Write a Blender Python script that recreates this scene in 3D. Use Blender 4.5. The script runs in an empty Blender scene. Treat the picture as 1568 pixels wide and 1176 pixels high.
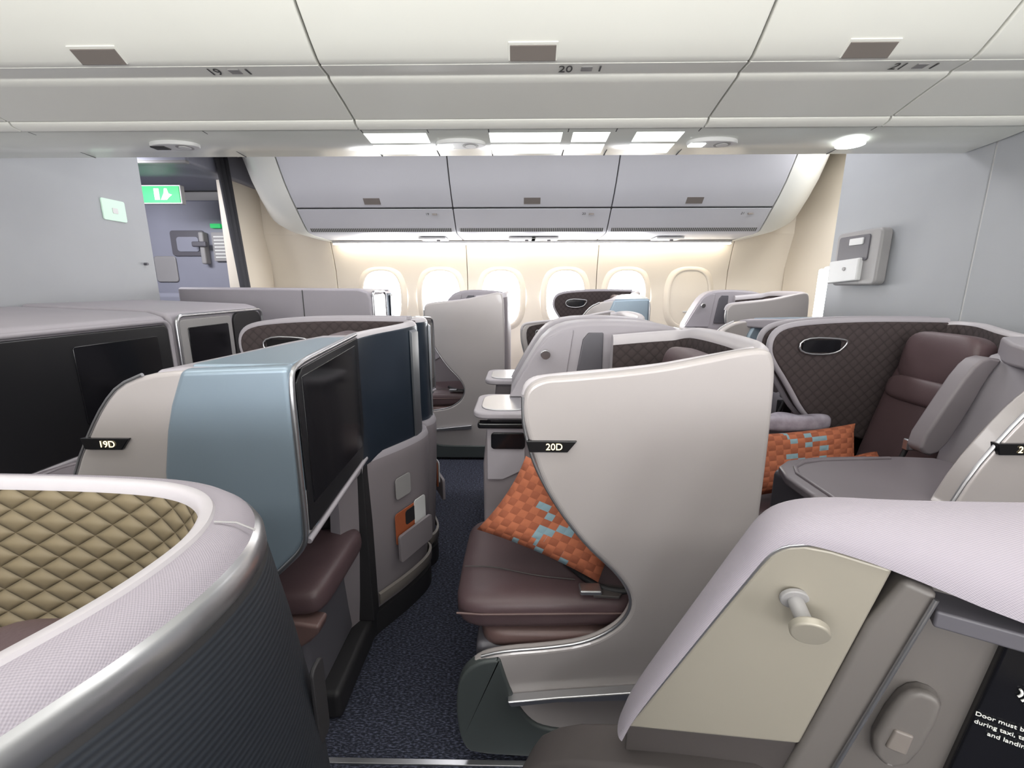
import bpy, math, random
from mathutils import Vector, Matrix, Euler
random.seed(4)
S=bpy.context.scene
COL=S.collection

# ------------------------------------------------------------------ materials
def newmat(name):
    m=bpy.data.materials.new(name); m.use_nodes=True
    nt=m.node_tree; b=nt.nodes["Principled BSDF"]
    return m,nt,b
def mth(nt,op,a,b=None):
    n=nt.nodes.new('ShaderNodeMath'); n.operation=op
    for i,v in enumerate((a,b)):
        if v is None: continue
        if isinstance(v,(int,float)): n.inputs[i].default_value=v
        else: nt.links.new(v,n.inputs[i])
    return n.outputs[0]
def ramp(nt,fac,c0,c1,p0=0.,p1=1.):
    r=nt.nodes.new('ShaderNodeValToRGB'); nt.links.new(fac,r.inputs[0])
    r.color_ramp.elements[0].color=(*c0,1); r.color_ramp.elements[1].color=(*c1,1)
    r.color_ramp.elements[0].position=p0; r.color_ramp.elements[1].position=p1
    return r.outputs[0]
def bump(nt,b,h,strength,dist=.002):
    n=nt.nodes.new('ShaderNodeBump'); n.inputs['Strength'].default_value=strength; n.inputs['Distance'].default_value=dist
    nt.links.new(h,n.inputs['Height']); nt.links.new(n.outputs[0],b.inputs['Normal'])
def noise(nt,scale,detail=3,vec=None):
    n=nt.nodes.new('ShaderNodeTexNoise'); n.inputs['Scale'].default_value=scale; n.inputs['Detail'].default_value=detail
    if vec is None:
        t=nt.nodes.new('ShaderNodeTexCoord'); vec=t.outputs['Object']
    nt.links.new(vec,n.inputs['Vector']); return n.outputs['Fac']
def plain(name,c,rough=.5,metal=0,var=.04,bs=0,bst=.2,coat=0,vs=3.):
    m,nt,b=newmat(name)
    b.inputs['Roughness'].default_value=rough; b.inputs['Metallic'].default_value=metal
    b.inputs['Coat Weight'].default_value=coat
    f=noise(nt,vs)
    nt.links.new(ramp(nt,f,[x*(1-var) for x in c],[min(1,x*(1+var)) for x in c],.3,.7),b.inputs['Base Color'])
    if bs: bump(nt,b,noise(nt,bs,4),bst)
    return m
def emis(name,c,s):
    m,nt,b=newmat(name); b.inputs['Base Color'].default_value=(*c,1)
    b.inputs['Emission Color'].default_value=(*c,1); b.inputs['Emission Strength'].default_value=s
    return m
def uvxy(nt,sx,sy):
    t=nt.nodes.new('ShaderNodeTexCoord'); s=nt.nodes.new('ShaderNodeSeparateXYZ'); nt.links.new(t.outputs['UV'],s.inputs[0])
    return mth(nt,'MULTIPLY',s.outputs[0],sx), mth(nt,'MULTIPLY',s.outputs[1],sy)
def quilt(name,c0,c1,sx,sy,rough=.7,st=1.,dist=.01):
    m,nt,b=newmat(name); u,v=uvxy(nt,sx,sy)
    a=mth(nt,'ABSOLUTE',mth(nt,'SINE',mth(nt,'MULTIPLY',mth(nt,'ADD',u,v),math.pi)))
    d=mth(nt,'ABSOLUTE',mth(nt,'SINE',mth(nt,'MULTIPLY',mth(nt,'SUBTRACT',u,v),math.pi)))
    h=mth(nt,'POWER',mth(nt,'MULTIPLY',a,d),.5)
    nt.links.new(ramp(nt,h,c0,c1,.05,.7),b.inputs['Base Color'])
    b.inputs['Roughness'].default_value=rough
    bump(nt,b,h,st,dist); return m
def weave(name,c0,c1,s,rough=.75):
    m,nt,b=newmat(name); u,v=uvxy(nt,s,s)
    h=mth(nt,'MULTIPLY',mth(nt,'SINE',u),mth(nt,'SINE',v)); h=mth(nt,'ADD',mth(nt,'MULTIPLY',h,.5),.5)
    nt.links.new(ramp(nt,h,c0,c1,.1,.9),b.inputs['Base Color']); b.inputs['Roughness'].default_value=rough
    bump(nt,b,h,.3,.001); return m
def ribbed(name,c0,c1,s,rough=.45):
    m,nt,b=newmat(name); u,v=uvxy(nt,1,s)
    h=mth(nt,'ADD',mth(nt,'MULTIPLY',mth(nt,'SINE',v),.5),.5)
    nt.links.new(ramp(nt,h,c0,c1),b.inputs['Base Color']); b.inputs['Roughness'].default_value=rough
    bump(nt,b,h,.35,.001); return m

M={}
M['lav']=plain('shell_lavender_gloss',(.44,.405,.40),.28,.1,.03,coat=.3)
M['lav2']=plain('shell_lavender_matte',(.35,.325,.355),.5,0,.04)
M['lavlow']=plain('shell_lower_mauve',(.22,.195,.21),.45)
M['beige']=plain('panel_beige_metallic',(.34,.312,.262),.38,.2,.03)
M['rim']=plain('rim_light',(.48,.45,.475),.4)
M['fabric']=weave('rim_fabric_lavender',(.29,.262,.30),(.365,.332,.375),2100)
M['silver']=plain('brushed_silver',(.50,.50,.52),.28,.9,.05)
M['steel']=plain('dark_steel',(.22,.23,.25),.35,.8)
M['blue']=plain('ice_blue_fabric',(.262,.328,.392),.34,.4,.05,vs=2)
M['navy']=ribbed('navy_ribbed',(.006,.008,.013),(.012,.016,.024),900,.65)
M['navy2']=plain('navy_panel',(.022,.032,.048),.32,.3,.1)
M['black']=plain('screen_black',(.008,.008,.010),.12,0,.1)
M['blackm']=plain('black_matte',(.015,.014,.016),.6)
M['blackg']=plain('black_satin',(.014,.014,.016),.28)
M['base']=plain('base_slate',(.060,.070,.070),.45)
M['leather']=plain('maroon_leather',(.090,.056,.061),.45,0,.08,bs=220,bst=.15,vs=6)
M['leather2']=plain('brown_leather',(.13,.080,.075),.42,0,.08,bs=220,bst=.15,vs=6)
M['quiltd']=quilt('quilted_maroon',(.028,.020,.020),(.048,.034,.035),24,24,.8,.4,.003)
M['quiltg']=quilt('quilted_tan',(.125,.095,.052),(.20,.158,.094),17,30,.65,.9,.010)
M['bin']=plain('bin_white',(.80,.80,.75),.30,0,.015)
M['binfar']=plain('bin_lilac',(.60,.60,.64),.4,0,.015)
M['psu']=plain('psu_white',(.74,.76,.71),.22,0,.02)
M['gap']=plain('seam_dark',(.06,.06,.06),.8)
M['latch']=plain('latch_taupe',(.20,.175,.16),.45)
M['taupe']=plain('recess_taupe',(.14,.127,.120),.45)
M['brownp']=plain('brown_panel',(.065,.056,.055),.6)
M['wallg']=plain('wall_grey',(.35,.36,.38),.5,0,.03)
M['cream']=plain('sidewall_cream',(.78,.71,.61),.5,0,.02)
M['white']=plain('white_plastic',(.66,.66,.66),.4)
M['grey']=plain('grey_plastic',(.30,.29,.29),.45)
M['dgrey']=plain('grey_dark_plastic',(.10,.095,.11),.45)
M['tablem']=plain('table_grey',(.16,.14,.155),.35)
M['door']=plain('door_violet_grey',(.26,.265,.32),.5)
M['curtain']=plain('curtain_black',(.05,.05,.058),.9,bs=60)
M['text']=plain('print_grey',(.06,.06,.06),.6)
M['textw']=plain('print_white',(.75,.75,.72),.6)
M['lab']=emis('label_backlit',(1,.83,.5),1.6)
M['exit']=emis('exit_green',(.01,.42,.10),.7)
M['exitw']=emis('exit_white',(.9,1,.9),1.)
M['win']=emis('window_daylight',(.96,.98,1),18)
M['led']=emis('led_strip',(1,.91,.76),12)
M['lamp']=emis('lamp_white',(.95,1,.96),6)
M['psuglare']=emis('psu_glare',(.93,.98,.92),1.4)  # emission imitating glare reflected in the glossy underside
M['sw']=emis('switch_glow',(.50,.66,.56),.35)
M['orange']=plain('leaflet_orange',(.35,.09,.035),.6)
M['plastic']=plain('clear_bag',(.36,.33,.39),.25,0,.2,bs=30,bst=1,vs=25)
# vent
m,nt,b=newmat('vent_grille')
t=nt.nodes.new('ShaderNodeTexCoord'); s=nt.nodes.new('ShaderNodeSeparateXYZ'); nt.links.new(t.outputs['Object'],s.inputs[0])
h=mth(nt,'ADD',mth(nt,'MULTIPLY',mth(nt,'SINE',mth(nt,'MULTIPLY',s.outputs[0],400)),.5),.5)
nt.links.new(ramp(nt,h,(.05,.05,.05),(.42,.42,.42),.4,.6),b.inputs['Base Color']); M['vent']=m
# carpet
m,nt,b=newmat('carpet_navy')
t=nt.nodes.new('ShaderNodeTexCoord'); vo=nt.nodes.new('ShaderNodeTexVoronoi'); vo.inputs['Scale'].default_value=130
mp=nt.nodes.new('ShaderNodeMapping'); mp.inputs['Scale'].default_value=(.6,1.6,1); nt.links.new(t.outputs['Object'],mp.inputs[0]); nt.links.new(mp.outputs[0],vo.inputs['Vector'])
nt.links.new(ramp(nt,noise(nt,150,2,mp.outputs[0]),(.009,.011,.021),(.085,.092,.140),.46,.68),b.inputs['Base Color'])
b.inputs['Roughness'].default_value=.95; bump(nt,b,vo.outputs['Distance'],.8,.004); M['carpet']=m
# pillow
m,nt,b=newmat('pillow_orange_woven')
t=nt.nodes.new('ShaderNodeTexCoord'); mp=nt.nodes.new('ShaderNodeMapping'); mp.inputs['Scale'].default_value=(12,15,1)
nt.links.new(t.outputs['UV'],mp.inputs[0])
ck=nt.nodes.new('ShaderNodeTexChecker'); ck.inputs['Scale'].default_value=1; nt.links.new(mp.outputs[0],ck.inputs[0])
ck.inputs[1].default_value=(.43,.13,.062,1); ck.inputs[2].default_value=(.31,.088,.042,1)
fl=nt.nodes.new('ShaderNodeVectorMath'); fl.operation='FLOOR'; nt.links.new(mp.outputs[0],fl.inputs[0])
wn=nt.nodes.new('ShaderNodeTexWhiteNoise'); wn.noise_dimensions='2D'; nt.links.new(fl.outputs[0],wn.inputs[0])
sx=nt.nodes.new('ShaderNodeSeparateXYZ'); nt.links.new(t.outputs['UV'],sx.inputs[0])
dg=mth(nt,'ABSOLUTE',mth(nt,'SUBTRACT',sx.outputs[1],.5))
thr=mth(nt,'ADD',mth(nt,'MULTIPLY',dg,2.2),.44)
bl=mth(nt,'GREATER_THAN',wn.outputs[0],thr)
mx=nt.nodes.new('ShaderNodeMix'); mx.data_type='RGBA'; nt.links.new(bl,mx.inputs[0]); nt.links.new(ck.outputs[0],mx.inputs[6]); mx.inputs[7].default_value=(.22,.33,.38,1)
nt.links.new(mx.outputs[2],b.inputs['Base Color']); b.inputs['Roughness'].default_value=.85
fr=nt.nodes.new('ShaderNodeVectorMath'); fr.operation='FRACTION'; nt.links.new(mp.outputs[0],fr.inputs[0])
s2=nt.nodes.new('ShaderNodeSeparateXYZ'); nt.links.new(fr.outputs[0],s2.inputs[0])
hh=mth(nt,'MULTIPLY',mth(nt,'SINE',mth(nt,'MULTIPLY',s2.outputs[0],math.pi)),mth(nt,'SINE',mth(nt,'MULTIPLY',s2.outputs[1],math.pi)))
bump(nt,b,hh,.7,.003); M['pillow']=m

# ------------------------------------------------------------------ geometry helpers
def root(name,loc=(0,0,0),rotz=0,sc=(1,1,1)):
    o=bpy.data.objects.new(name,None); COL.objects.link(o); o.location=loc; o.rotation_euler=(0,0,rotz); o.scale=sc
    o.empty_display_size=.1; return o
def finish(name,me,mats,parent,bevel=0,segs=3,ang=38,smooth=True):
    if not isinstance(mats,(list,tuple)): mats=[mats]
    for k in mats: me.materials.append(M[k])
    o=bpy.data.objects.new(name,me); COL.objects.link(o)
    if parent: o.parent=parent
    if smooth:
        for p in me.polygons: p.use_smooth=True
        me.set_sharp_from_angle(angle=math.radians(ang))
    if bevel:
        md=o.modifiers.new('b','BEVEL'); md.width=bevel; md.segments=segs; md.limit_method='ANGLE'; md.angle_limit=math.radians(ang)
        md.use_clamp_overlap=False; md.harden_normals=True
    return o
def chaikin(p,it,closed=True):
    for _ in range(it):
        q=[]; n=len(p)
        rng=range(n) if closed else range(n-1)
        if not closed: q.append(tuple(p[0]))
        for i in rng:
            a=p[i]; c=p[(i+1)%n]
            q.append(tuple(.75*x+.25*y for x,y in zip(a,c))); q.append(tuple(.25*x+.75*y for x,y in zip(a,c)))
        if not closed: q.append(tuple(p[-1]))
        p=q
    r=[]
    for a in p:
        if not r or sum((x-y)**2 for x,y in zip(a,r[-1]))>1e-7: r.append(a)
    if closed and len(r)>1 and sum((x-y)**2 for x,y in zip(r[0],r[-1]))<1e-7: r.pop()
    return r
def prism(name,pts,plane,a,b,mat,parent=None,bevel=.004,it=0,segs=3,flat=False):
    if it: pts=chaikin(pts,it)
    f={'XZ':lambda p,t:(p[0],t,p[1]),'YZ':lambda p,t:(t,p[0],p[1]),'XY':lambda p,t:(p[0],p[1],t)}[plane]
    n=len(pts); vs=[f(p,a) for p in pts]+[f(p,b) for p in pts]
    fs=[tuple(range(n)),tuple(range(2*n-1,n-1,-1))]+[(i,i+n,(i+1)%n+n,(i+1)%n) for i in range(n)]
    me=bpy.data.meshes.new(name); me.from_pydata(vs,[],fs); 
    uv=me.uv_layers.new()
    for pi,p in enumerate(me.polygons):
        for li in p.loop_indices:
            vi=me.loops[li].vertex_index; q=pts[vi%n]
            uv.data[li].uv=(q[0],q[1]) if pi<2 else (q[0]+q[1],a if vi<n else b)
    import bmesh
    bm=bmesh.new(); bm.from_mesh(me); bmesh.ops.recalc_face_normals(bm,faces=bm.faces); bm.to_mesh(me); bm.free()
    o=finish(name,me,mat,parent,bevel,segs)
    if flat:
        for p in list(me.polygons)[:2]: p.use_smooth=False
        if bevel: o.modifiers['b'].harden_normals=False
    return o
def wedge(name,pts,zb,mat,parent=None,bevel=.008):
    """plan polygon whose top follows its own heights: pts (x,y,ztop)"""
    import bmesh
    n=len(pts); vs=[(p[0],p[1],zb) for p in pts]+[tuple(p) for p in pts]
    cx=sum(p[0] for p in pts)/n; cy=sum(p[1] for p in pts)/n; cz=sum(p[2] for p in pts)/n
    vs.append((cx,cy,cz+.002))
    fs=[tuple(range(n-1,-1,-1))]+[(i,(i+1)%n,(i+1)%n+n,i+n) for i in range(n)]+[(i+n,(i+1)%n+n,2*n) for i in range(n)]
    me=bpy.data.meshes.new(name); me.from_pydata(vs,[],fs)
    bm=bmesh.new(); bm.from_mesh(me); bmesh.ops.recalc_face_normals(bm,faces=bm.faces); bm.to_mesh(me); bm.free()
    return finish(name,me,mat,parent,bevel,4)
def box(name,x0,x1,y0,y1,z0,z1,mat,parent=None,bevel=.004,segs=3):
    return prism(name,[(x0,y0),(x1,y0),(x1,y1),(x0,y1)],'XY',z0,z1,mat,parent,bevel,0,segs)
def rr(x0,x1,y0,y1,r):
    out=[]
    for cx,cy,a0 in ((x1-r,y1-r,0),(x0+r,y1-r,90),(x0+r,y0+r,180),(x1-r,y0+r,270)):
        for k in range(6):
            a=math.radians(a0+k*18); out.append((cx+r*math.cos(a),cy+r*math.sin(a)))
    return out
def tube(name,pts,r,mat,parent=None,cyc=False,it=0):
    if it: pts=chaikin(pts,it,cyc)
    cu=bpy.data.curves.new(name,'CURVE'); cu.dimensions='3D'; cu.bevel_depth=r; cu.bevel_resolution=3; cu.use_fill_caps=True
    sp=cu.splines.new('POLY'); sp.points.add(len(pts)-1)
    for i,p in enumerate(pts): sp.points[i].co=(*p,1)
    sp.use_cyclic_u=cyc
    o=bpy.data.objects.new('t',cu); me=bpy.data.meshes.new_from_object(o); bpy.data.objects.remove(o)
    me.name=name; me.materials.clear()
    return finish(name,me,mat,parent,0,ang=80)
def sweep(name,path,prof,mats,parent=None,dz=None,it=2):
    """path plan pts (x,y[,dz]); prof: (outward offset, z, follow_top, mat index of strip to next)"""
    if dz: path=[(p[0],p[1],d) for p,d in zip(path,dz)]
    else: path=[(p[0],p[1],0) for p in path]
    path=chaikin(path,it,False); n=len(path); m=len(prof)
    vs=[];s=0;ss=[]
    for i,p in enumerate(path):
        a=path[max(0,i-1)]; c=path[min(n-1,i+1)]
        d=Vector((c[0]-a[0],c[1]-a[1])).normalized(); nx,ny=d.y,-d.x
        if i: s+=math.hypot(p[0]-path[i-1][0],p[1]-path[i-1][1])
        ss.append(s)
        for o,z,f,_ in prof: vs.append((p[0]+nx*o,p[1]+ny*o,z+(p[2] if f else 0)))
    fs=[];mi=[]
    for i in range(n-1):
        for j in range(m-1):
            fs.append((i*m+j,(i+1)*m+j,(i+1)*m+j+1,i*m+j+1)); mi.append(prof[j][3])
    fs.append(tuple(range(m))); mi.append(prof[m//2][3]); fs.append(tuple(range((n-1)*m+m-1,(n-1)*m-1,-1))); mi.append(prof[m//2][3])
    me=bpy.data.meshes.new(name); me.from_pydata(vs,[],fs)
    arc=[0]
    for j in range(1,m): arc.append(arc[-1]+math.hypot(prof[j][0]-prof[j-1][0],prof[j][1]-prof[j-1][1]))
    uv=me.uv_layers.new()
    for p in me.polygons:
        p.material_index=mi[p.index]
        for li in p.loop_indices:
            vi=me.loops[li].vertex_index; uv.data[li].uv=(ss[vi//m],arc[vi%m])
    return finish(name,me,mats,parent,0,ang=50)
def sgnp(v,e): return math.copysign(abs(v)**e,v)
def puffy(name,c,h,mat,parent=None,e=.35,rot=(0,0,0),nu=28,nv=18,fn=None):
    vs=[];fs=[];R=Euler(rot).to_matrix()
    for j in range(nv+1):
        ph=-math.pi/2+math.pi*j/nv
        for i in range(nu):
            th=2*math.pi*i/nu
            v=Vector((h[0]*sgnp(math.cos(th),e)*sgnp(math.cos(ph),e),h[1]*sgnp(math.sin(th),e)*sgnp(math.cos(ph),e),h[2]*sgnp(math.sin(ph),.6)))
            if fn: v=fn(v)
            vs.append(tuple(R@v+Vector(c)))
    for j in range(nv):
        for i in range(nu): fs.append((j*nu+i,j*nu+(i+1)%nu,(j+1)*nu+(i+1)%nu,(j+1)*nu+i))
    me=bpy.data.meshes.new(name); me.from_pydata(vs,[],fs)
    return finish(name,me,mat,parent,0,ang=80)
def pillow(name,A,B,C,thick,parent=None,N=22,mat='pillow'):
    A,B,C=Vector(A),Vector(B),Vector(C); U=B-A; V=C-A; Nn=U.cross(V).normalized()
    vs=[];fs=[];uvl=[]
    for side in (1,-1):
        for j in range(N+1):
            for i in range(N+1):
                u=i/N; v=j/N; x=2*u-1; y=2*v-1
                t=thick*(max(0,(1-x**4)*(1-y**4)))**.5*(1+.12*math.sin(7*u+3*v))
                k=.045
                uu=u+k*x*(-(1-y*y))*.9; vv=v+k*y*(-(1-x*x))*.9
                vs.append(tuple(A+U*uu+V*vv+Nn*t*side)); uvl.append((u,v))
    o=(N+1)**2
    for s_ in (0,1):
        for j in range(N):
            for i in range(N):
                q=[s_*o+j*(N+1)+i,s_*o+j*(N+1)+i+1,s_*o+(j+1)*(N+1)+i+1,s_*o+(j+1)*(N+1)+i]
                fs.append(tuple(q if s_==0 else q[::-1]))
    me=bpy.data.meshes.new(name); me.from_pydata(vs,[],fs); uv=me.uv_layers.new()
    for p in me.polygons:
        for li in p.loop_indices: uv.data[li].uv=uvl[me.loops[li].vertex_index]
    return finish(name,me,mat,parent,0,ang=85)
def text(name,body,loc,rot,size,mat,parent=None,ext=.0004,sy=1):
    cu=bpy.data.curves.new(name,'FONT'); cu.body=body; cu.size=size; cu.extrude=ext; cu.align_x='CENTER'; cu.align_y='CENTER'
    o=bpy.data.objects.new('t',cu); me=bpy.data.meshes.new_from_object(o); bpy.data.objects.remove(o)
    me.materials.clear(); r=finish(name,me,mat,parent,0,smooth=False); r.location=loc; r.rotation_euler=rot; r.scale=(1,sy,1); return r
def cyl(name,p0,p1,r,mat,parent=None,bevel=0,r2=None,n=28):
    p0,p1=Vector(p0),Vector(p1); d=(p1-p0); q=d.to_track_quat('Z','Y').to_matrix(); r2=r if r2 is None else r2
    vs=[];fs=[]
    for k,(rad,base) in enumerate(((r,p0),(r2,p1))):
        for i in range(n):
            a=2*math.pi*i/n; vs.append(tuple(base+q@Vector((rad*math.cos(a),rad*math.sin(a),0))))
    fs=[tuple(range(n-1,-1,-1)),tuple(range(n,2*n))]+[(i,(i+1)%n,(i+1)%n+n,i+n) for i in range(n)]
    me=bpy.data.meshes.new(name); me.from_pydata(vs,[],fs)
    return finish(name,me,mat,parent,bevel)
def dup(r,name,loc,sc=(1,1,1),skip=()):
    n=bpy.data.objects.new(name,None); COL.objects.link(n); n.location=loc; n.scale=sc; n.empty_display_size=.1
    for c in list(r.children):
        if any(k in c.name for k in skip): continue
        d=c.copy(); COL.objects.link(d); d.parent=n
    return n

# ------------------------------------------------------------------ room shell
box('floor',-4.3,3.6,-1.1,4.8,-.06,0,'carpet',None,0)
box('ceiling',-4.3,3.6,-1.1,4.8,2.45,2.5,'bin',None,0)
box('wall_near',-4.3,3.6,-1.12,-1.04,0,2.45,'cream',None,0)
box('wall_left',-4.36,-4.3,-1.1,4.8,0,2.45,'door',None,0)
box('wall_right',3.6,3.66,-1.1,4.8,0,2.45,'wallg',None,0)
r=root('wall_bulkhead_left')
box('panel',-2.37,-2.32,.62,2.88,0,2.45,'wallg',r,.006)
prism('light_switch_plate',rr(2.57,2.72,1.67,1.785,.01),'YZ',-2.32,-2.312,'sw',r,.002)
prism('switch_gap',rr(2.63,2.665,1.71,1.74,.004),'YZ',-2.313,-2.309,'white',r,.001)
cyl('coat_stud',(-2.32,2.80,1.44),(-2.30,2.80,1.44),.008,'dgrey',r)
r=root('wall_bulkhead_right')
box('panel_a',1.90,1.95,.62,1.965,0,2.45,'wallg',r,.003)
box('panel_b',1.90,1.95,1.975,2.85,0,2.45,'wallg',r,.003)
box('panel_joint',1.905,1.945,1.96,1.98,0,2.45,'white',r,0)
r=root('wall_mounted_handset_cradle')
prism('housing',rr(2.40,2.73,1.31,1.60,.03),'YZ',1.84,1.90,'grey',r,.012)
prism('recess',rr(2.47,2.70,1.44,1.575,.015),'YZ',1.834,1.845,'dgrey',r,.003)
prism('tray_lid',[(2.50,1.335),(2.73,1.32),(2.73,1.445),(2.50,1.455)],'YZ',1.815,1.845,'white',r,.008)
prism('card_slot',rr(2.51,2.61,1.525,1.56,.005),'YZ',1.828,1.836,'white',r,.001)
cyl('latch_a',(1.81,2.60,1.40),(1.816,2.60,1.40),.010,'grey',r)
r=root('wall_bulkhead_window_side')
box('panel',2.62,2.68,3.55,4.6,0,2.45,'cream',r,.02)
r=root('wall_sconce')
box('sconce_body',2.40,2.62,3.62,3.68,1.02,1.46,'white',r,.02)
box('sconce_diffuser',2.36,2.44,3.60,3.67,1.04,1.44,'lamp',r,.015)

# far side wall
segx=[-2.6,-1.86,-.53,.77,2.07,3.55]
prof=[(4.50,1.80),(4.555,1.62),(4.60,1.45),(4.61,1.2),(4.60,.9),(4.56,.4),(4.52,0),(4.78,0),(4.78,1.8)]
r=root('wall_far')
for i in range(5): prism('sidewall_panel_%d'%(i+1),prof,'YZ',segx[i]+.003,segx[i+1]-.003,'cream',r,.003)
box('backing',-4.3,3.6,4.66,4.8,0,2.45,'gap',r,0)
box('upper_lining',-2.6,3.55,4.50,4.7,1.8,2.45,'cream',r,0)
def oval(cx,cz,a,b,n=40,e=.72): return [(cx+a*sgnp(math.cos(2*math.pi*i/n),e),cz+b*sgnp(math.sin(2*math.pi*i/n),e)) for i in range(n)]
for i,wx in enumerate((-1.40,-.80,-.19,.46,1.07,1.70)):
    r=root('window_%d'%(i+1)); cz=1.19
    lit = wx<1.5
    prism('pane',oval(wx,cz,.19,.27),'XZ',4.583,4.595,'win' if lit else 'cream',r,0)
    L=[(.19,.27,4.580),(.20,.28,4.574),(.22,.305,4.583),(.25,.345,4.606)]
    vs=[];fs=[];n=40
    for a,bb,y in L: vs+=[(p[0],y,p[1]) for p in oval(wx,cz,a,bb)]
    for j in range(3):
        for k in range(n): fs.append((j*n+k,j*n+(k+1)%n,(j+1)*n+(k+1)%n,(j+1)*n+k))
    me=bpy.data.meshes.new('surround'); me.from_pydata(vs,[],fs); finish('surround',me,'cream',r,0,ang=80)
    if not lit: box('shade_grip',wx-.05,wx+.05,4.575,4.585,1.05,1.065,'white',r,.002)
for i in range(6):
    wx=-1.5+i*.62; r=root('window_%d'%(i+7)); prism('pane',oval(wx,1.24,.125,.195),'XZ',-1.035,-1.025,'win',r,0)

# far overhead bins
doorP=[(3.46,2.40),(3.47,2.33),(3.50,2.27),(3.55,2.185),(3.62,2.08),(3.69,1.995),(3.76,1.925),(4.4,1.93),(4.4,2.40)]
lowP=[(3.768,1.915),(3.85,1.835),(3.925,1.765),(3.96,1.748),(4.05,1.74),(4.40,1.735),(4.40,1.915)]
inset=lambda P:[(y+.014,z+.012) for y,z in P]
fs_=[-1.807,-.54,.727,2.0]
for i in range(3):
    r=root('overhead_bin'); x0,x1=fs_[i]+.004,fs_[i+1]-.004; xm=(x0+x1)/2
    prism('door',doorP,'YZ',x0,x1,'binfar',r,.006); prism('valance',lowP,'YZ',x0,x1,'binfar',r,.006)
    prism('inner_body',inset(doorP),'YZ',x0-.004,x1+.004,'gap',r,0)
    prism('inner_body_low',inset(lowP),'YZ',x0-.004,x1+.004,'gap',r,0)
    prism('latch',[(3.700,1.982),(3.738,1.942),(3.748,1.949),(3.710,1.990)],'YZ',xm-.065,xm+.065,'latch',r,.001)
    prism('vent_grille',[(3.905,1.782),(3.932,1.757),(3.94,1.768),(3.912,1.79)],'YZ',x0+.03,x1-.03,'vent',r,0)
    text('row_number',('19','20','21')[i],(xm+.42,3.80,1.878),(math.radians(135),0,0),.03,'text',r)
    box('seat_icon',xm+.46,xm+.50,3.79,3.805,1.870,1.882,'latch',r,0)
def endcap(name,xs,sgn):
    r=root(name)
    P=[(3.46,2.42),(3.47,2.33),(3.50,2.27),(3.62,2.08),(3.76,1.92),(3.93,1.76),(4.05,1.74),(4.5,1.73),(4.5,2.42)]
    vs=[];fs=[];K=10;n=len(P)
    for k in range(K+1):
        s=k/K; f=1-math.sqrt(max(0,1-s*s))
        for y,z in P: vs.append((xs+sgn*s*.55,y+(4.52-y)*f*.95,z+(2.35-z)*f*.9))
    for k in range(K):
        for j in range(n): fs.append((k*n+j,k*n+(j+1)%n,(k+1)*n+(j+1)%n,(k+1)*n+j))
    fs.append(tuple(range(n))); fs.append(tuple(range(K*n,K*n+n)))
    me=bpy.data.meshes.new('cap'); me.from_pydata(vs,[],fs); finish('cap_shell',me,'bin',r,0,ang=60)
endcap('bin_end_fairing',-1.812,-1); endcap('bin_end_fairing',2.005,1)
r=root('led_strip_light')
box('strip',-1.8,2.0,4.43,4.49,1.70,1.712,'led',r,.002); box('housing',-1.8,2.0,4.41,4.51,1.712,1.73,'white',r,.002)
r=root('passenger_service_unit')
for x in (-.9,.1,1.2,-.1):
    box('unit',x,x+.24,4.1,4.3,1.718,1.734,'white',r,.004); cyl('reading_lamp',(x+.06,4.2,1.719),(x+.06,4.2,1.712),.02,'lamp',r); cyl('gasper',(x+.16,4.2,1.719),(x+.16,4.2,1.706),.016,'dgrey',r)
box('wall_far_return',-2.62,-2.5,4.05,4.6,0,2.45,'cream',None,.02)
r=root('curtain')
pts=[(-2.42+.020*math.sin(i*1.9),3.86+i*.020) for i in range(10)]
vs=[];fs=[]
for i,(x,y) in enumerate(pts): vs+=[(x,y+.08,0.02),(x+.02*math.sin(i*.7),y+.04,1.2),(x,y-.10,2.42)]
for i in range(len(pts)-1): fs+=[(3*i,3*i+3,3*i+4,3*i+1),(3*i+1,3*i+4,3*i+5,3*i+2)]
me=bpy.data.meshes.new('drape'); me.from_pydata(vs,[],fs); o=finish('drape',me,'curtain',r,0,ang=80)
md=o.modifiers.new('s','SOLIDIFY'); md.thickness=.008
cyl('curtain_rail',(-2.42,2.9,2.40),(-2.42,4.1,2.40),.012,'grey',r)
# exit door
r=root('door_1')
prism('door_slab',rr(-3.85,-2.72,.02,2.12,.12),'XZ',4.50,4.56,'door',r,.02)
prism('door_frame',rr(-4.0,-2.62,0,2.22,.14),'XZ',4.57,4.62,'grey',r,.01)
prism('bustle',rr(-3.75,-2.80,.3,1.25,.08),'XZ',4.36,4.50,'door',r,.05)
prism('viewport_panel',rr(-3.62,-3.40,1.35,1.60,.03),'XZ',4.485,4.50,'grey',r,.01)
prism('handle_recess',rr(-3.42,-3.08,1.60,1.84,.03),'XZ',4.485,4.50,'dgrey',r,.004)
prism('handle_recess_inner',rr(-3.36,-3.14,1.64,1.78,.03),'XZ',4.478,4.49,'door',r,.004)
box('handle',-3.10,-3.05,4.42,4.50,1.52,1.82,'grey',r,.015)
box('handle_lever',-3.16,-3.02,4.40,4.44,1.68,1.73,'dgrey',r,.012)
prism('placard',rr(-3.0,-2.84,1.55,1.82,.01),'XZ',4.47,4.50,'grey',r,.002)
prism('placard_green',rr(-3.0,-2.90,1.86,1.90,.005),'XZ',4.47,4.50,'exit',r,.002)
for k in range(7): box('placard_line_%d'%k,-2.98,-2.88,4.466,4.47,1.58+k*.032,1.592+k*.032,'textw',r,0)
r=root('vestibule_ceiling_header')
box('header',-4.28,-2.45,3.5,4.5,2.20,2.44,'door',r,.02); box('header_trim',-4.28,-2.45,3.48,3.52,2.19,2.21,'grey',r,.004)
r=root('exit_sign')
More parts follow.
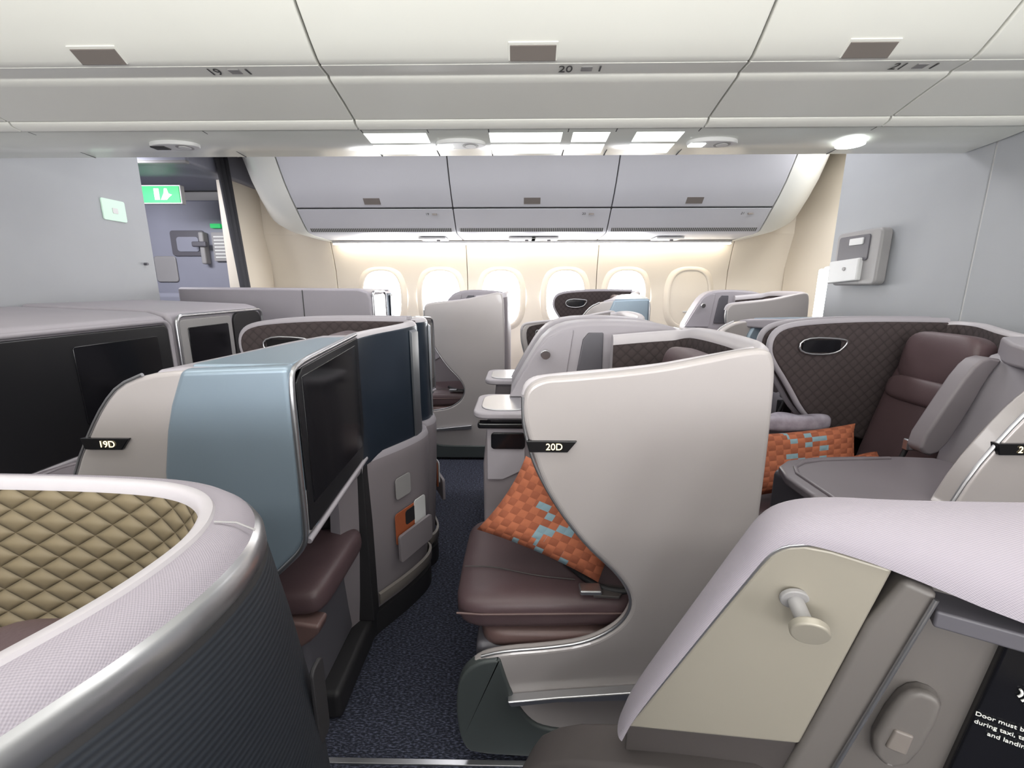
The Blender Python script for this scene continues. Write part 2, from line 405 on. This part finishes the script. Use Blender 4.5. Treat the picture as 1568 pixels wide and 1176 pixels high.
box('case',-3.22,-2.86,3.95,4.0,1.99,2.14,'white',r,.006)
box('face',-3.20,-2.87,3.944,3.952,2.0,2.13,'exit',r,.001)
prism('running_figure',[(-3.03,2.02),(-3.0,2.07),(-2.99,2.11),(-2.97,2.11),(-2.96,2.07),(-2.93,2.06),(-2.96,2.04),(-2.98,2.02)],'XZ',3.938,3.946,'exitw',r,0)
box('sign_doorway',-3.08,-3.04,3.938,3.946,2.02,2.11,'exitw',r,0)

# near (centre) overhead bins
upP=[(1.15,2.44),(1.165,2.33),(1.20,2.22),(1.27,2.12),(1.36,2.033),(1.42,1.983),(1.462,1.953),(1.478,1.946),(1.78,1.97),(1.78,2.44)]
loP=[(1.484,1.945),(1.545,1.942),(1.553,1.934),(1.575,1.929),(1.66,1.911),(1.752,1.888),(1.752,1.93),(1.775,1.965),(1.5,1.968)]
lip=[(1.757,1.886),(1.765,1.877),(1.795,1.869),(1.805,1.878),(1.80,1.93),(1.757,1.93)]
ns=[-2.31,-1.87,-.60,.67,1.31,1.89]
labs={1:('19',-.90),2:('20',.17),3:('21',1.16)}
for i in range(5):
    r=root('overhead_bin'); x0,x1=ns[i]+.0035,ns[i+1]-.0035; xm=(x0+x1)/2
    prism('door',upP,'YZ',x0,x1,'bin',r,.006); prism('valance',loP,'YZ',x0,x1,'bin',r,.003); prism('valance_lip',lip,'YZ',x0,x1,'bin',r,.002)
    prism('inner_body',inset(upP),'YZ',x0-.003,x1+.003,'gap',r,0); prism('inner_body_low',inset(loP),'YZ',x0-.003,x1+.003,'gap',r,0)
    if 0<i<4:
        prism('latch',[(1.432,1.968),(1.468,1.944),(1.476,1.955),(1.440,1.982)],'YZ',xm-.066,xm+.066,'latch',r,.0015)
        prism('latch_surround',[(1.427,1.974),(1.47,1.946),(1.478,1.957),(1.435,1.985)],'YZ',xm-.071,xm+.071,'bin',r,.001)
    if i in labs:
        t_,lx=labs[i]
        text('row_number',t_,(lx-.035,1.514,1.9418),(math.radians(177),0,0),.044,'text',r,sy=1.15)
        box('seat_icon',lx+.012,lx+.045,1.500,1.526,1.9415,1.945,'grey',r,0)
        box('arrow_icon',lx+.066,lx+.071,1.498,1.528,1.9415,1.945,'text',r,0)
r=root('centre_service_channel')
prism('underside',[(1.81,1.884),(1.82,1.876),(1.95,1.864),(2.09,1.857),(2.12,1.875),(2.2,2.44),(1.83,2.44)],'YZ',-2.31,1.89,'psu',r,.005)
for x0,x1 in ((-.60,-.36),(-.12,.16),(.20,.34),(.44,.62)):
    prism('glare_panel',[(1.85,1.8715),(2.06,1.8562),(2.06,1.866),(1.85,1.88)],'YZ',x0,x1,'psuglare',r,.001)  # reflected glare on the underside, put in as glowing patches
for xs in (-1.87,-1.2,-.6,-.35,-.12,.18,.36,.67,1.31):
    prism('joint',[(1.82,1.8755),(2.09,1.8553),(2.09,1.86),(1.82,1.884)],'YZ',xs-.002,xs+.002,'gap',r,0)
for x in (-1.40,-.24,.76):
    prism('lamp_pod',[(p[0],p[1]) for p in oval(x,1.94,.10,.045,32,1)],'XY',1.853,1.875,'white',r,.004)
    cyl('lamp_ring',(x+.04,1.94,1.852),(x+.04,1.94,1.86),.032,'grey',r); cyl('reading_lamp',(x+.04,1.94,1.850),(x+.04,1.94,1.856),.022,'white',r)
    box('lamp_lens',x-.09,x-.03,1.92,1.96,1.849,1.856,'blackm' if x<-1 else 'lamp',r,.003)
cyl('spot_lamp',(1.31,1.95,1.850),(1.31,1.95,1.862),.050,'lamp',r)

# ------------------------------------------------------------------ seat type A (seat beside aisle)
A=root('business_class_seat')
outl=[(.006,1.02),(.012,1.07),(.05,1.096),(.12,1.10),(.30,1.118),(.42,1.142),(.50,1.160),(.555,1.166),(.575,1.15),(.585,1.10),(.59,.90),(.588,.5),(.58,.02),(.58,.02),(-.12,.02),(-.155,.06),(-.166,.18),(-.155,.275),(-.11,.33),(-.04,.35),(.08,.362),(.18,.38),(.255,.425),(.29,.48),(.288,.53),(.25,.59),(.17,.665),(.10,.76),(.055,.84),(.03,.92),(.012,.98)]
prism('side_panel',outl,'XZ',1.0,1.035,'lav',A,.012,2,4,flat=True)
prism('side_liner',[(.03,1.06),(.10,1.085),(.30,1.105),(.50,1.14),(.50,1.14),(.50,.60),(.50,.60),(.27,.61),(.19,.68),(.12,.78),(.06,.90)],'XZ',1.034,1.05,'quiltd',A,.003,2)
prism('base_cover',[(-.12,.015),(-.160,.06),(-.172,.18),(-.160,.275),(-.115,.325),(-.05,.338),(-.05,.338),(-.02,.23),(.02,.15),(.07,.112),(.20,.105),(.50,.105),(.50,.105),(.50,.015),(.50,.015)],'XZ',.990,1.03,'base',A,.008,2)
prism('silver_step_bar',[(-.03,.222),(-.02,.205),(.10,.222),(.34,.235),(.34,.262),(.10,.238)],'XZ',.972,1.0,'silver',A,.004)
edge=[(.008,1.05),(.008,1.0),(.014,.96),(.03,.90),(.055,.84),(.10,.76),(.17,.665),(.25,.59),(.287,.53),(.289,.48),(.255,.427),(.18,.382),(.08,.363),(-.04,.351),(-.10,.333)]
tube('silver_edge_trim',[(x,1.006,z) for x,z in edge],.004,'silver',A,it=2)
path=[(.54,1.022),(.57,1.03),(.600,1.055),(.615,1.10),(.622,1.16),(.624,1.30),(.618,1.48),(.605,1.545),(.57,1.59),(.51,1.608),(.44,1.61),(.33,1.61)]
dz=[.0,.003,.008,.012,.015,.018,.016,.01,0,-.005,-.01,-.02]
sprof=[(0,.02,0,0),(0,.5,0,0),(0,.9,0,0),(0,1.10,1,0),(-.002,1.125,1,1),(-.006,1.145,1,1),(-.016,1.154,1,1),(-.03,1.154,1,1),(-.04,1.145,1,1),(-.043,1.12,1,2),(-.045,.9,0,2),(-.045,.45,0,2)]
sweep('wrap_shell',path,sprof,['lavlow','rim','quiltd'],A,dz)
tube('panel_top_rim',[(.012,1.03,1.05),(.02,1.03,1.08),(.06,1.03,1.092),(.30,1.03,1.112),(.42,1.03,1.135),(.54,1.03,1.158)],.009,'rim',A,it=2)
puffy('seat_cushion',(.09,1.28,.425),(.27,.235,.055),'leather',A,.28,rot=(0,math.radians(-2),0))
puffy('seat_front_roll',(.10,1.27,.345),(.21,.225,.038),'leather2',A,.28)
tube('cushion_piping',[(-.17,1.05,.43),(-.1,1.045,.43),(.33,1.045,.44)],.003,'leather2',A)
tube('cushion_seam',[(-.165,1.20,.470),(-.08,1.19,.4785),(.05,1.14,.483),(.16,1.12,.487)],.0018,'brownp',A,it=2)
puffy('seat_back',(.47,1.30,.74),(.075,.235,.33),'leather',A,.35,rot=(0,math.radians(8),0))
puffy('headrest',(.50,1.30,1.03),(.05,.15,.09),'leather',A,.45,rot=(0,math.radians(6),0))
box('seat_pan',-.12,.5,1.05,1.5,.05,.33,'dgrey',A,.02)
tube('seat_belt_strap',[(.33,1.06,.50),(.26,1.07,.487),(.20,1.10,.49),(.14,1.2,.488)],.009,'blackm',A,it=1)
prism('seat_belt_webbing',[(.20,1.05),(.27,1.045),(.30,1.09),(.23,1.10)],'XY',.482,.490,'brownp',A,.002)
box('belt_buckle',.165,.225,1.05,1.09,.487,.501,'silver',A,.005)
prism('centre_console',[(-.13,.86),(-.13,.12),(-.09,.06),(.34,.06),(.34,.06),(.34,.88),(.34,.88),(-.05,.88)],'XZ',1.50,1.66,'lavlow',A,.012,1)
prism('console_fascia',[(-.115,.845),(.02,.845),(.02,.66),(-.06,.62),(-.115,.62)],'XZ',1.492,1.503,'lav2',A,.004)
prism('cocktail_table',rr(-.16,.06,1.44,1.72,.05),'XY',.862,.885,'lav2',A,.008)
prism('cocktail_tray',rr(-.135,.035,1.47,1.69,.06),'XY',.884,.889,'silver',A,.003)
prism('console_slot',rr(-.10,.02,.74,.80,.012),'XZ',1.484,1.50,'black',A,.003)
box('handset_gloss',-.145,.06,1.46,1.50,.822,.845,'black',A,.008)
prism('hook_console',[(-.06,.86),(-.06,.06),(-.06,.06),(.62,.06),(.62,.06),(.62,1.13),(.55,1.165),(.40,1.178),(.25,1.178),(.16,1.165),(.10,1.13),(.05,1.06)],'XZ',1.66,1.80,'lav2',A,.02,1)
prism('hook_console_face',[(-.04,.89),(.055,1.05),(.105,1.115),(.165,1.145),(.20,1.145),(.165,.89)],'XZ',1.652,1.665,'lav2',A,.003)
prism('console_recess',[(.205,.92),(.235,1.11),(.255,1.135),(.31,1.135),(.31,.92)],'XZ',1.65,1.663,'dgrey',A,.004)
cyl('coat_hook',(.095,1.66,1.065),(.095,1.625,1.058),.010,'grey',A); cyl('coat_hook_head',(.095,1.628,1.058),(.095,1.618,1.056),.018,'silver',A,.002)
prism('status_screen',rr(.10,.22,1.0,1.045,.01),'XZ',1.05,1.054,'black',A,.002)
tube('status_screen_frame',[(x,1.053,z) for x,z in rr(.095,.225,.995,1.05,.012)],.003,'silver',A,cyc=True)

# ------------------------------------------------------------------ seat type B (seat inboard, console beside aisle)
B=root('business_class_seat')
slant=[(-1.125,.765),(-1.085,.87),(-1.03,.965),(-.985,1.03),(-.94,1.075),(-.88,1.10),(-.78,1.112)]
prism('console_side',[(-1.38,.03),(-1.38,.74),(-1.38,.74),(-1.13,.745)]+slant+[(-.53,1.118),(-.53,1.118),(-.53,.70),(-.54,.66),(-.60,.60),(-.66,.55),(-.74,.46),(-.78,.30),(-.78,.03),(-.78,.03),(-1.38,.03)],'XZ',1.0,1.06,'lav',B,.012,1,4)
tube('console_edge_trim',[(x-.002,1.004,z) for x,z in [(-1.16,.70)]+slant[:-1]],.0045,'silver',B,it=1)
prism('console_body',[(-.76,.03),(-.76,.70),(-.75,.78),(-.69,1.02),(-.665,1.085),(-.62,1.10),(-.53,1.105),(-.53,1.105),(-.53,.69),(-.56,.66),(-.66,.60),(-.72,.52),(-.74,.30),(-.74,.03),(-.74,.03)],'XZ',1.06,1.44,'lav2',B,.012,1)
wedge('console_top_cap',[(-.86,1.01,1.108),(-.80,1.01,1.116),(-.53,1.01,1.118),(-.53,1.44,1.150),(-.63,1.44,1.148),(-.70,1.34,1.138),(-.78,1.15,1.122)],1.07,'lav2',B,.012)
wedge('ice_blue_top',[(-.775,1.02,1.122),(-.535,1.02,1.124),(-.535,1.37,1.150),(-.62,1.37,1.148),(-.70,1.20,1.136)],1.10,'blue',B,.006)
prism('ice_blue_side_cover',[(-.785,1.114),(-.785,1.114),(-.53,1.124),(-.53,1.124),(-.53,.70),(-.54,.66),(-.60,.60),(-.66,.55),(-.72,.48),(-.82,.46),(-.90,.46),(-.90,.46),(-.865,.86),(-.865,.86),(-.835,1.0)],'XZ',.992,1.08,'blue',B,.016,1,5)
tube('monitor_trim',[(-.533,1.43,1.150),(-.531,1.20,1.134),(-.531,1.02,1.120),(-.529,.995,1.09),(-.529,.992,.9),(-.529,.992,.72),(-.535,.992,.665),(-.60,.992,.60),(-.66,.992,.55),(-.72,.992,.48)],.007,'silver',B,it=2)
tube('monitor_lower_trim',[(-.529,1.0,.675),(-.528,1.2,.70),(-.528,1.43,.725)],.008,'lav2',B)
prism('monitor',[(1.015,.695),(1.43,.735),(1.43,1.140),(1.20,1.124),(1.05,1.110),(1.015,1.08)],'YZ',-.535,-.526,'blackg',B,.003)
prism('monitor_glass',[(1.04,.76),(1.40,.78),(1.40,1.120),(1.04,1.09)],'YZ',-.528,-.524,'black',B,.002)
box('footwell_back',-.80,-.53,1.40,1.46,.10,.72,'blackm',B,.005)
box('footwell_plinth',-.80,-.54,1.10,1.50,.0,.10,'blackm',B,.02)
box('footwell_base',-.79,-.60,1.06,1.42,.08,.40,'dgrey',B,.03)
puffy('ottoman_cushion',(-.67,1.22,.445),(.135,.18,.045),'leather',B,.3,rot=(0,math.radians(-4),0))
prism('ottoman_side',[(-.80,.40),(-.54,.41),(-.55,.36),(-.64,.30),(-.80,.28)],'XZ',1.03,1.09,'leather2',B,.01,1)
bp=[(-.53,1.40),(-.525,1.45),(-.50,1.52),(-.455,1.60),(-.42,1.67),(-.405,1.74),(-.415,1.80),(-.46,1.835),(-.55,1.84)]
up=[(0,.70,0,0),(0.004,.72,0,0),(0,.9,0,0),(0,1.135,1,0),(-.002,1.142,1,1),(-.008,1.152,1,1),(-.018,1.158,1,1),(-.032,1.156,1,1),(-.042,1.145,1,2),(-.045,.9,0,2),(-.045,.45,0,2)]
sweep('wrap_shell_upper',bp,up,['navy2','rim','quiltd'],B,[-.01,-.005,0,.005,.01,.012,.012,.01,.008])
bpl=[(-.60,1.33),(-.575,1.38),(-.53,1.47),(-.465,1.57),(-.415,1.67),(-.393,1.74),(-.40,1.81),(-.45,1.85)]
sweep('wrap_shell_lower',bpl,[(-.02,.08,0,0),(-.01,.2,0,0),(.005,.45,0,0),(.012,.66,0,0),(.012,.70,0,1),(.004,.722,0,1),(-.02,.72,0,1),(-.04,.5,0,1)],['lavlow','lav2'],B)
sweep('shell_plinth',bpl,[(.0,.0,0,0),(.0,.09,0,0),(-.05,.09,0,0)],['blackm'],B)
sweep('shell_base_strip',bpl[2:],[(.001,.115,0,0),(.006,.12,0,0),(.006,.16,0,0),(-.004,.165,0,0)],['latch'],B)
sweep('shell_vertical_trim',[(-.416,1.675),(-.410,1.70),(-.405,1.73)],[(.001,.72,0,0),(.006,.722,0,0),(.008,1.13,0,0),(-.002,1.14,0,0)],['steel'],B)
def onshell(name,y,x,w,z0,z1,mat,off,th=.004):
    ang=math.atan2(.12,.055)
    o=prism(name,rr(-w/2,w/2,z0,z1,.012),'XZ',-th,0,mat,B,.001)
    o.location=(x+off*.91,y-off*.41,0); o.rotation_euler=(0,0,ang); return o
onshell('instruction_placard',1.575,-.458,.085,.515,.60,'grey',.014)
onshell('pocket_leaflet',1.60,-.447,.16,.33,.46,'orange',.012)
onshell('pocket_card',1.66,-.422,.07,.36,.47,'white',.018)
onshell('pocket_front',1.61,-.443,.20,.27,.38,'lavlow',.03,.012)
onshell('pocket_slot',1.62,-.440,.09,.39,.45,'blackm',.016)
wing=[(-1.146,1.05),(-1.14,1.11),(-1.09,1.145),(-.95,1.16),(-.75,1.168),(-.46,1.165),(-.44,1.16),(-.44,1.16),(-.44,.55),(-.44,.55),(-.60,.64),(-.73,.68),(-.86,.705),(-.97,.78),(-1.06,.92),(-1.12,1.0)]
prism('privacy_wing',wing,'XZ',1.79,1.84,'quiltd',B,.01,2)
wr=[(-.76,.69),(-.86,.705),(-.97,.78),(-1.06,.92),(-1.12,1.0),(-1.148,1.05),(-1.14,1.115),(-1.09,1.148),(-.95,1.163),(-.75,1.17),(-.46,1.167)]
tube('wing_rim',[(x,1.81,z) for x,z in wr],.015,'lav2',B,it=2)
prism('status_screen',rr(-1.03,-.88,1.045,1.095,.012),'XZ',1.782,1.792,'black',B,.002)
tube('status_screen_frame',[(x,1.783,z) for x,z in [(-1.045,1.04),(-.90,1.035),(-.855,1.08),(-.865,1.10),(-1.04,1.105)]],.004,'silver',B,cyc=True,it=2)
puffy('seat_cushion',(-1.06,1.60,.46),(.28,.18,.06),'leather',B,.3)
box('seat_pan',-1.30,-.72,1.46,1.78,.05,.40,'dgrey',B,.02)
puffy('seat_back',(-.67,1.61,.76),(.07,.165,.34),'leather',B,.35,rot=(0,math.radians(14),0))
puffy('headrest',(-.64,1.60,1.04),(.05,.145,.10),'leather',B,.42,rot=(0,math.radians(8),0))
puffy('headrest_wing',(-.675,1.60,.92),(.045,.155,.05),'leather',B,.45,rot=(0,math.radians(14),0))
tube('shoulder_strap',[(-.70,1.50,.98),(-.76,1.50,.86),(-.80,1.49,.78),(-.84,1.49,.66)],.008,'blackm',B,it=1)
box('strap_buckle',-.83,-.79,1.465,1.49,.75,.79,'silver',B,.006)
box('armrest',-1.10,-.68,1.445,1.475,.40,.62,'lavlow',B,.015)
prism('side_table',[(-1.40,1.02),(-.98,1.02),(-.88,1.10),(-.80,1.34),(-1.0,1.36),(-1.30,1.34),(-1.40,1.25)],'XY',.745,.775,'tablem',B,.010,1)
box('side_table_body',-1.36,-.83,1.07,1.33,.03,.745,'dgrey',B,.02)
tube('side_table_lip',[(-1.36,1.05,.776),(-1.36,1.30,.776),(-1.0,1.33,.776)],.006,'tablem',B,it=2)
prism('inner_arm',[(-.84,.76),(-.79,.78),(-.74,.90),(-.70,1.02),(-.68,1.06),(-.66,1.08),(-.72,1.09),(-.76,1.05),(-.81,.94),(-.87,.80)],'XZ',1.38,1.44,'lavlow',B,.010,1)
prism('inner_slot',[(-.73,.80),(-.69,.99),(-.67,1.0),(-.69,.80)],'XZ',1.435,1.448,'blackm',B,.003)
P=1.08
dup(B,'business_class_seat',(2*P,0,0))                     # 21D
dup(B,'business_class_seat',(0,3.7,0),(1,-1,1))            # 19G
dup(A,'business_class_seat',(0,3.7,0),(1,-1,1))            # 20G
dup(B,'business_class_seat',(2*P,3.7,0),(1,-1,1))          # 21G
dup(A,'business_class_seat',(-.70,2.22,0),(1,1,1.085))     # 19K
dup(B,'business_class_seat',(1.45,2.22,0),(1,1,1.085))     # 20K
dup(A,'business_class_seat',(1.46,2.22,0),(1,1,1.085))     # 21K
dup(B,'business_class_seat',(-.71,2.22,0),(1,1,1.085))     # 18K

def label(tx,x,z,y=.985):
    r=root('seat_number_sign')
    prism('plate',[(x-.06,z-.014),(x+.03,z-.014),(x+.052,z+.014),(x-.068,z+.014)],'XZ',y,y+.02,'black',r,.002)
    text('digits',tx,(x-.002,y-.002,z),(math.pi/2,0,0),.023,'lab',r)
label('20D',.084,.932,.992); label('19D',-.985,.932,.992); label('21D',1.175,.932,.992)

r=root('throw_pillow'); pillow('pillow_body',(-.125,1.19,.60),(.02,1.27,.80),(.22,1.09,.50),.065,r)
r=root('throw_pillow'); pillow('pillow_body',(.84,1.53,.54),(.88,1.66,.74),(1.26,1.54,.585),.05,r)
r=root('throw_pillow'); pillow('pillow_body',(1.02,1.46,.53),(1.02,1.60,.60),(1.36,1.48,.62),.045,r)
r=root('plastic_wrapped_blanket'); 
def crump(v): return v*(1+.16*math.sin(40*v.x+3)*math.sin(55*v.y+1))
puffy('bag',(1.10,1.745,.765),(.15,.030,.035),'plastic',r,.7,fn=crump,nu=60,nv=36)

r=root('monitor_credenza')
prism('body',[(-2.315,.02),(-2.315,1.215),(-1.70,1.19),(-1.63,1.17),(-1.615,1.13),(-1.615,.62),(-1.75,.55),(-1.75,.02)],'XZ',.98,2.03,'lav2',r,.02)
prism('body_b',[(-2.315,.02),(-2.315,1.225),(-1.70,1.20),(-1.63,1.18),(-1.615,1.14),(-1.615,.62),(-1.75,.55),(-1.75,.02)],'XZ',2.04,2.78,'lav2',r,.02)
prism('monitor_bezel',rr(1.0,2.0,.70,1.135,.03),'YZ',-1.62,-1.60,'blackg',r,.006)
prism('monitor_glass',rr(1.55,1.93,.80,1.09,.01),'YZ',-1.602,-1.596,'black',r,.002)
tube('monitor_frame',[(-1.605,y,z) for y,z in rr(.99,2.012,.69,1.15,.04)],.010,'lav2',r,cyc=True)
prism('monitor_bezel_b',rr(2.07,2.46,.74,1.15,.03),'YZ',-1.62,-1.60,'grey',r,.006)
prism('monitor_glass_b',rr(2.12,2.42,.80,1.11,.01),'YZ',-1.602,-1.596,'black',r,.002)
prism('glass_divider',rr(2.48,2.74,.74,1.16,.05),'YZ',-1.62,-1.60,'blackm',r,.006)
tube('monitor_frame_b',[(-1.605,y,z) for y,z in rr(2.06,2.76,.73,1.168,.04)],.009,'silver',r,cyc=True)
box('low_shelf',-1.75,-1.30,1.0,1.35,.60,.66,'lav2',r,.02)
r=root('window_side_credenza')
prism('body',[(-2.45,.02),(-2.45,1.30),(-1.15,1.29),(-1.08,1.27),(-1.06,1.22),(-1.06,.02)],'XZ',3.2,3.55,'lav2',r,.02)
prism('monitor',rr(3.24,3.52,.85,1.25,.03),'YZ',-1.065,-1.052,'black',r,.004)
tube('frame',[(-1.055,y,z) for y,z in rr(3.225,3.53,.83,1.27,.04)],.009,'silver',r,cyc=True)
box('door_joint',-1.55,-1.545,3.196,3.2,.4,1.28,'gap',r,0)

# ------------------------------------------------------------------ foreground seat, left (seen from behind)
r=root('business_class_seat')
fp=[(-.43,-.35),(-.39,-.05),(-.355,.12),(-.318,.22),(-.290,.30),(-.282,.38),(-.292,.45),(-.33,.52),(-.40,.57),(-.50,.595),(-.70,.605),(-1.15,.605)]
fprof=[(.05,.02,0,0),(.05,.5,0,0),(.040,.7,0,0),(.018,.88,0,0),(.002,.985,0,3),(-.002,.99,0,1),(.002,.995,0,1),(.001,1.010,0,1),(-.004,1.020,0,1),(-.008,1.023,0,4),(-.010,1.028,0,4),(-.022,1.039,0,4),(-.036,1.044,0,4),(-.046,1.045,0,5),(-.048,1.049,0,5),(-.056,1.050,0,5),(-.062,1.045,0,5),(-.064,1.035,0,2),(-.078,.85,0,2),(-.095,.6,0,2),(-.11,.3,0,2)]
sweep('wrap_shell',fp,fprof,['navy','silver','quiltg','blackm','fabric','rim'],r,it=3)
tube('rim_seam',[(-.298,.45,1.032),(-.315,.445,1.044),(-.336,.44,1.0475)],.0012,'grey',r)
puffy('seat_back',(-.58,.28,.62),(.09,.2,.24),'leather',r,.4,rot=(0,math.radians(12),0))
puffy('headrest',(-.47,.27,.90),(.07,.14,.08),'leather',r,.45)
puffy('seat_cushion',(-.9,.28,.45),(.3,.24,.06),'leather',r,.3)
prism('side_latch',rr(.47,.50,.70,.82,.01),'YZ',-.268,-.262,'blackm',r,.002)

# ------------------------------------------------------------------ foreground seat, right (console with coat hook)
r=root('business_class_seat',(.30,.50,0),math.radians(-30))
prism('console_body',[(.13,.046),(.62,.046),(.62,.30),(.165,.052)],'XY',.03,.97,'lavlow',r,.004,0,3)
# one continuous padded top: stations (inner u,z, outer u,z, back depth)
st=[(-.152,.600,-.168,.600,.035),(-.135,.656,-.152,.662,.036),(-.075,.795,-.094,.802,.038),(-.006,.953,-.027,.962,.040),(.012,.992,-.004,1.014,.043),(.035,1.008,.024,1.036,.046),(.07,1.009,.066,1.049,.050),(.125,1.003,.125,1.056,.058),(.234,.978,.234,1.061,.105),(.40,.967,.40,1.062,.200),(.62,.955,.62,1.060,.325)]
st=chaikin(st,2,False)
vs=[];fs=[];K=9
for (iu,iz,ou,oz,wb) in st:
    row=[(iu+.002*(1),.020,iz-.004)]
    for k in range(K+1):
        a=math.pi/2*k/K; f=math.sin(a); w_=-.010+(wb+.010)*(1-math.cos(a))
        row.append((iu+(ou-iu)*f,w_,iz+(oz-iz)*f))
    row.append((ou+.002,wb+.006,oz-.010)); row.append((ou+.02,wb+.006,min(oz-.25,.5)))
    vs+=row
m_=K+4
for i in range(len(st)-1):
    for j in range(m_-1): fs.append((i*m_+j,(i+1)*m_+j,(i+1)*m_+j+1,i*m_+j+1))
me=bpy.data.meshes.new('padded_top'); me.from_pydata(vs,[],fs); uv=me.uv_layers.new()
for p in me.polygons:
    for li in p.loop_indices:
        c=vs[me.loops[li].vertex_index]; uv.data[li].uv=(c[0]+c[2]*.3,c[1]+c[2])
finish('padded_top',me,'fabric',r,0,ang=55)
prism('hook_panel',[(-.148,.622),(-.148,.622),(-.004,.95),(.018,.992),(.05,1.006),(.125,1.0),(.125,1.0),(.07,.728),(.07,.728)],'XZ',-.002,.02,'beige',r,.004,1,flat=True)
tube('panel_edge_trim',[(-.152,-.004,.616),(-.006,-.004,.951),(.016,-.004,.994),(.05,-.004,1.008)],.003,'silver',r,it=2)
prism('recess_frame',[(.125,.995),(.165,.985),(.165,.985),(.075,.56),(.075,.56),(.03,.56),(.03,.56),(.07,.728)],'XZ',-.004,.045,'taupe',r,.008,1)
tube('recess_frame_trim',[(.162,-.006,.98),(.12,-.006,.78),(.074,-.006,.56)],.0025,'silver',r)
box('recess_back',.06,.62,.040,.050,.40,.98,'taupe',r,0)
box('recess_header',.165,.62,-.002,.045,.945,.965,'dgrey',r,.003)
prism('handset',[(.14,.74),(.155,.82),(.170,.845),(.190,.845),(.198,.83),(.185,.745),(.165,.72)],'XZ',.022,.045,'taupe',r,.008,1)
prism('handset_key',[(.155,.755),(.160,.785),(.178,.785),(.175,.755)],'XZ',.019,.025,'latch',r,.003)
prism('reader_panel',[(.195,.55),(.232,.93),(.45,.93),(.45,.55)],'XZ',.030,.045,'black',r,.004)
for k,rad in enumerate((.006,.011,.016)):
    tube('contactless_arc_%d'%k,[(.246+rad*math.cos(a),.028,.880+rad*math.sin(a)) for a in [math.radians(-50+20*i) for i in range(6)]],.0012,'textw',r)
for k,tx in enumerate(('Door must be open','during taxi, take-off','and landing')):
    text('notice_line_%d'%k,tx,(.252,.028,.838-.010*k),(math.pi/2,0,0),.0072,'textw',r)
prism('lower_cushioned_panel',[(-.34,.42),(-.27,.50),(-.16,.565),(-.06,.62),(.055,.675),(.08,.62),(.085,.35),(.085,.35),(-.34,.35),(-.34,.35)],'XZ',-.03,.06,'brownp',r,.012,1)
prism('lower_panel_fill',[(-.150,.618),(.068,.725),(.075,.5),(-.15,.5)],'XZ',.004,.03,'brownp',r,.003)
cyl('coat_hook_stem',(.040,0,.932),(.056,-.035,.917),.009,'grey',r,.001); cyl('coat_hook_base',(.040,0,.932),(.042,-.006,.930),.016,'grey',r,.002)
cyl('coat_hook_head',(.056,-.030,.919),(.058,-.040,.915),.0205,'beige',r,.003)

box('trim_1',-1.2,.9,.975,.99,0,.006,'silver',None,.001)

# ------------------------------------------------------------------ lights
def area(name,loc,rot,sx,sy,e,c=(1,1,1)):
    l=bpy.data.lights.new(name,'AREA'); l.shape='RECTANGLE'; l.size=sx; l.size_y=sy; l.energy=e; l.color=c
    o=bpy.data.objects.new(name,l); COL.objects.link(o); o.location=loc; o.rotation_euler=rot; return o
area('ceiling_light_near_aisle',(0,.55,2.42),(0,0,0),4.2,.3,22,(1,.99,.95))
area('bin_fill_light',(0,-.6,1.85),(math.radians(112),0,0),4.2,.25,30,(1,1,.95))  # added fill light behind the camera, brightens the centre bin fronts
area('ceiling_light_far_aisle',(0,2.85,2.42),(0,0,0),4.0,.4,32,(.98,.97,1))
area('window_daylight_near',(0,-.98,1.30),(math.radians(90),0,0),4.0,.5,15,(.98,.98,1))
area('vestibule_light',(-3.3,3.2,2.15),(math.radians(35),0,0),.9,.3,26,(.94,.94,1))
area('vestibule_light_right',(2.3,3.2,2.4),(0,0,0),.5,.6,18,(1,1,1))
w=bpy.data.worlds.new('sky'); S.world=w; w.use_nodes=True
w.node_tree.nodes['Background'].inputs[0].default_value=(.8,.85,1,1); w.node_tree.nodes['Background'].inputs[1].default_value=.6
S.view_settings.view_transform='Standard'

cam=bpy.data.cameras.new('camera'); cam.sensor_width=36; cam.lens=680/1568*36; cam.clip_start=.02
co=bpy.data.objects.new('camera',cam); COL.objects.link(co); co.location=(0,0,1.3); co.rotation_euler=(math.radians(77.7),0,math.radians(1.0)); S.camera=co
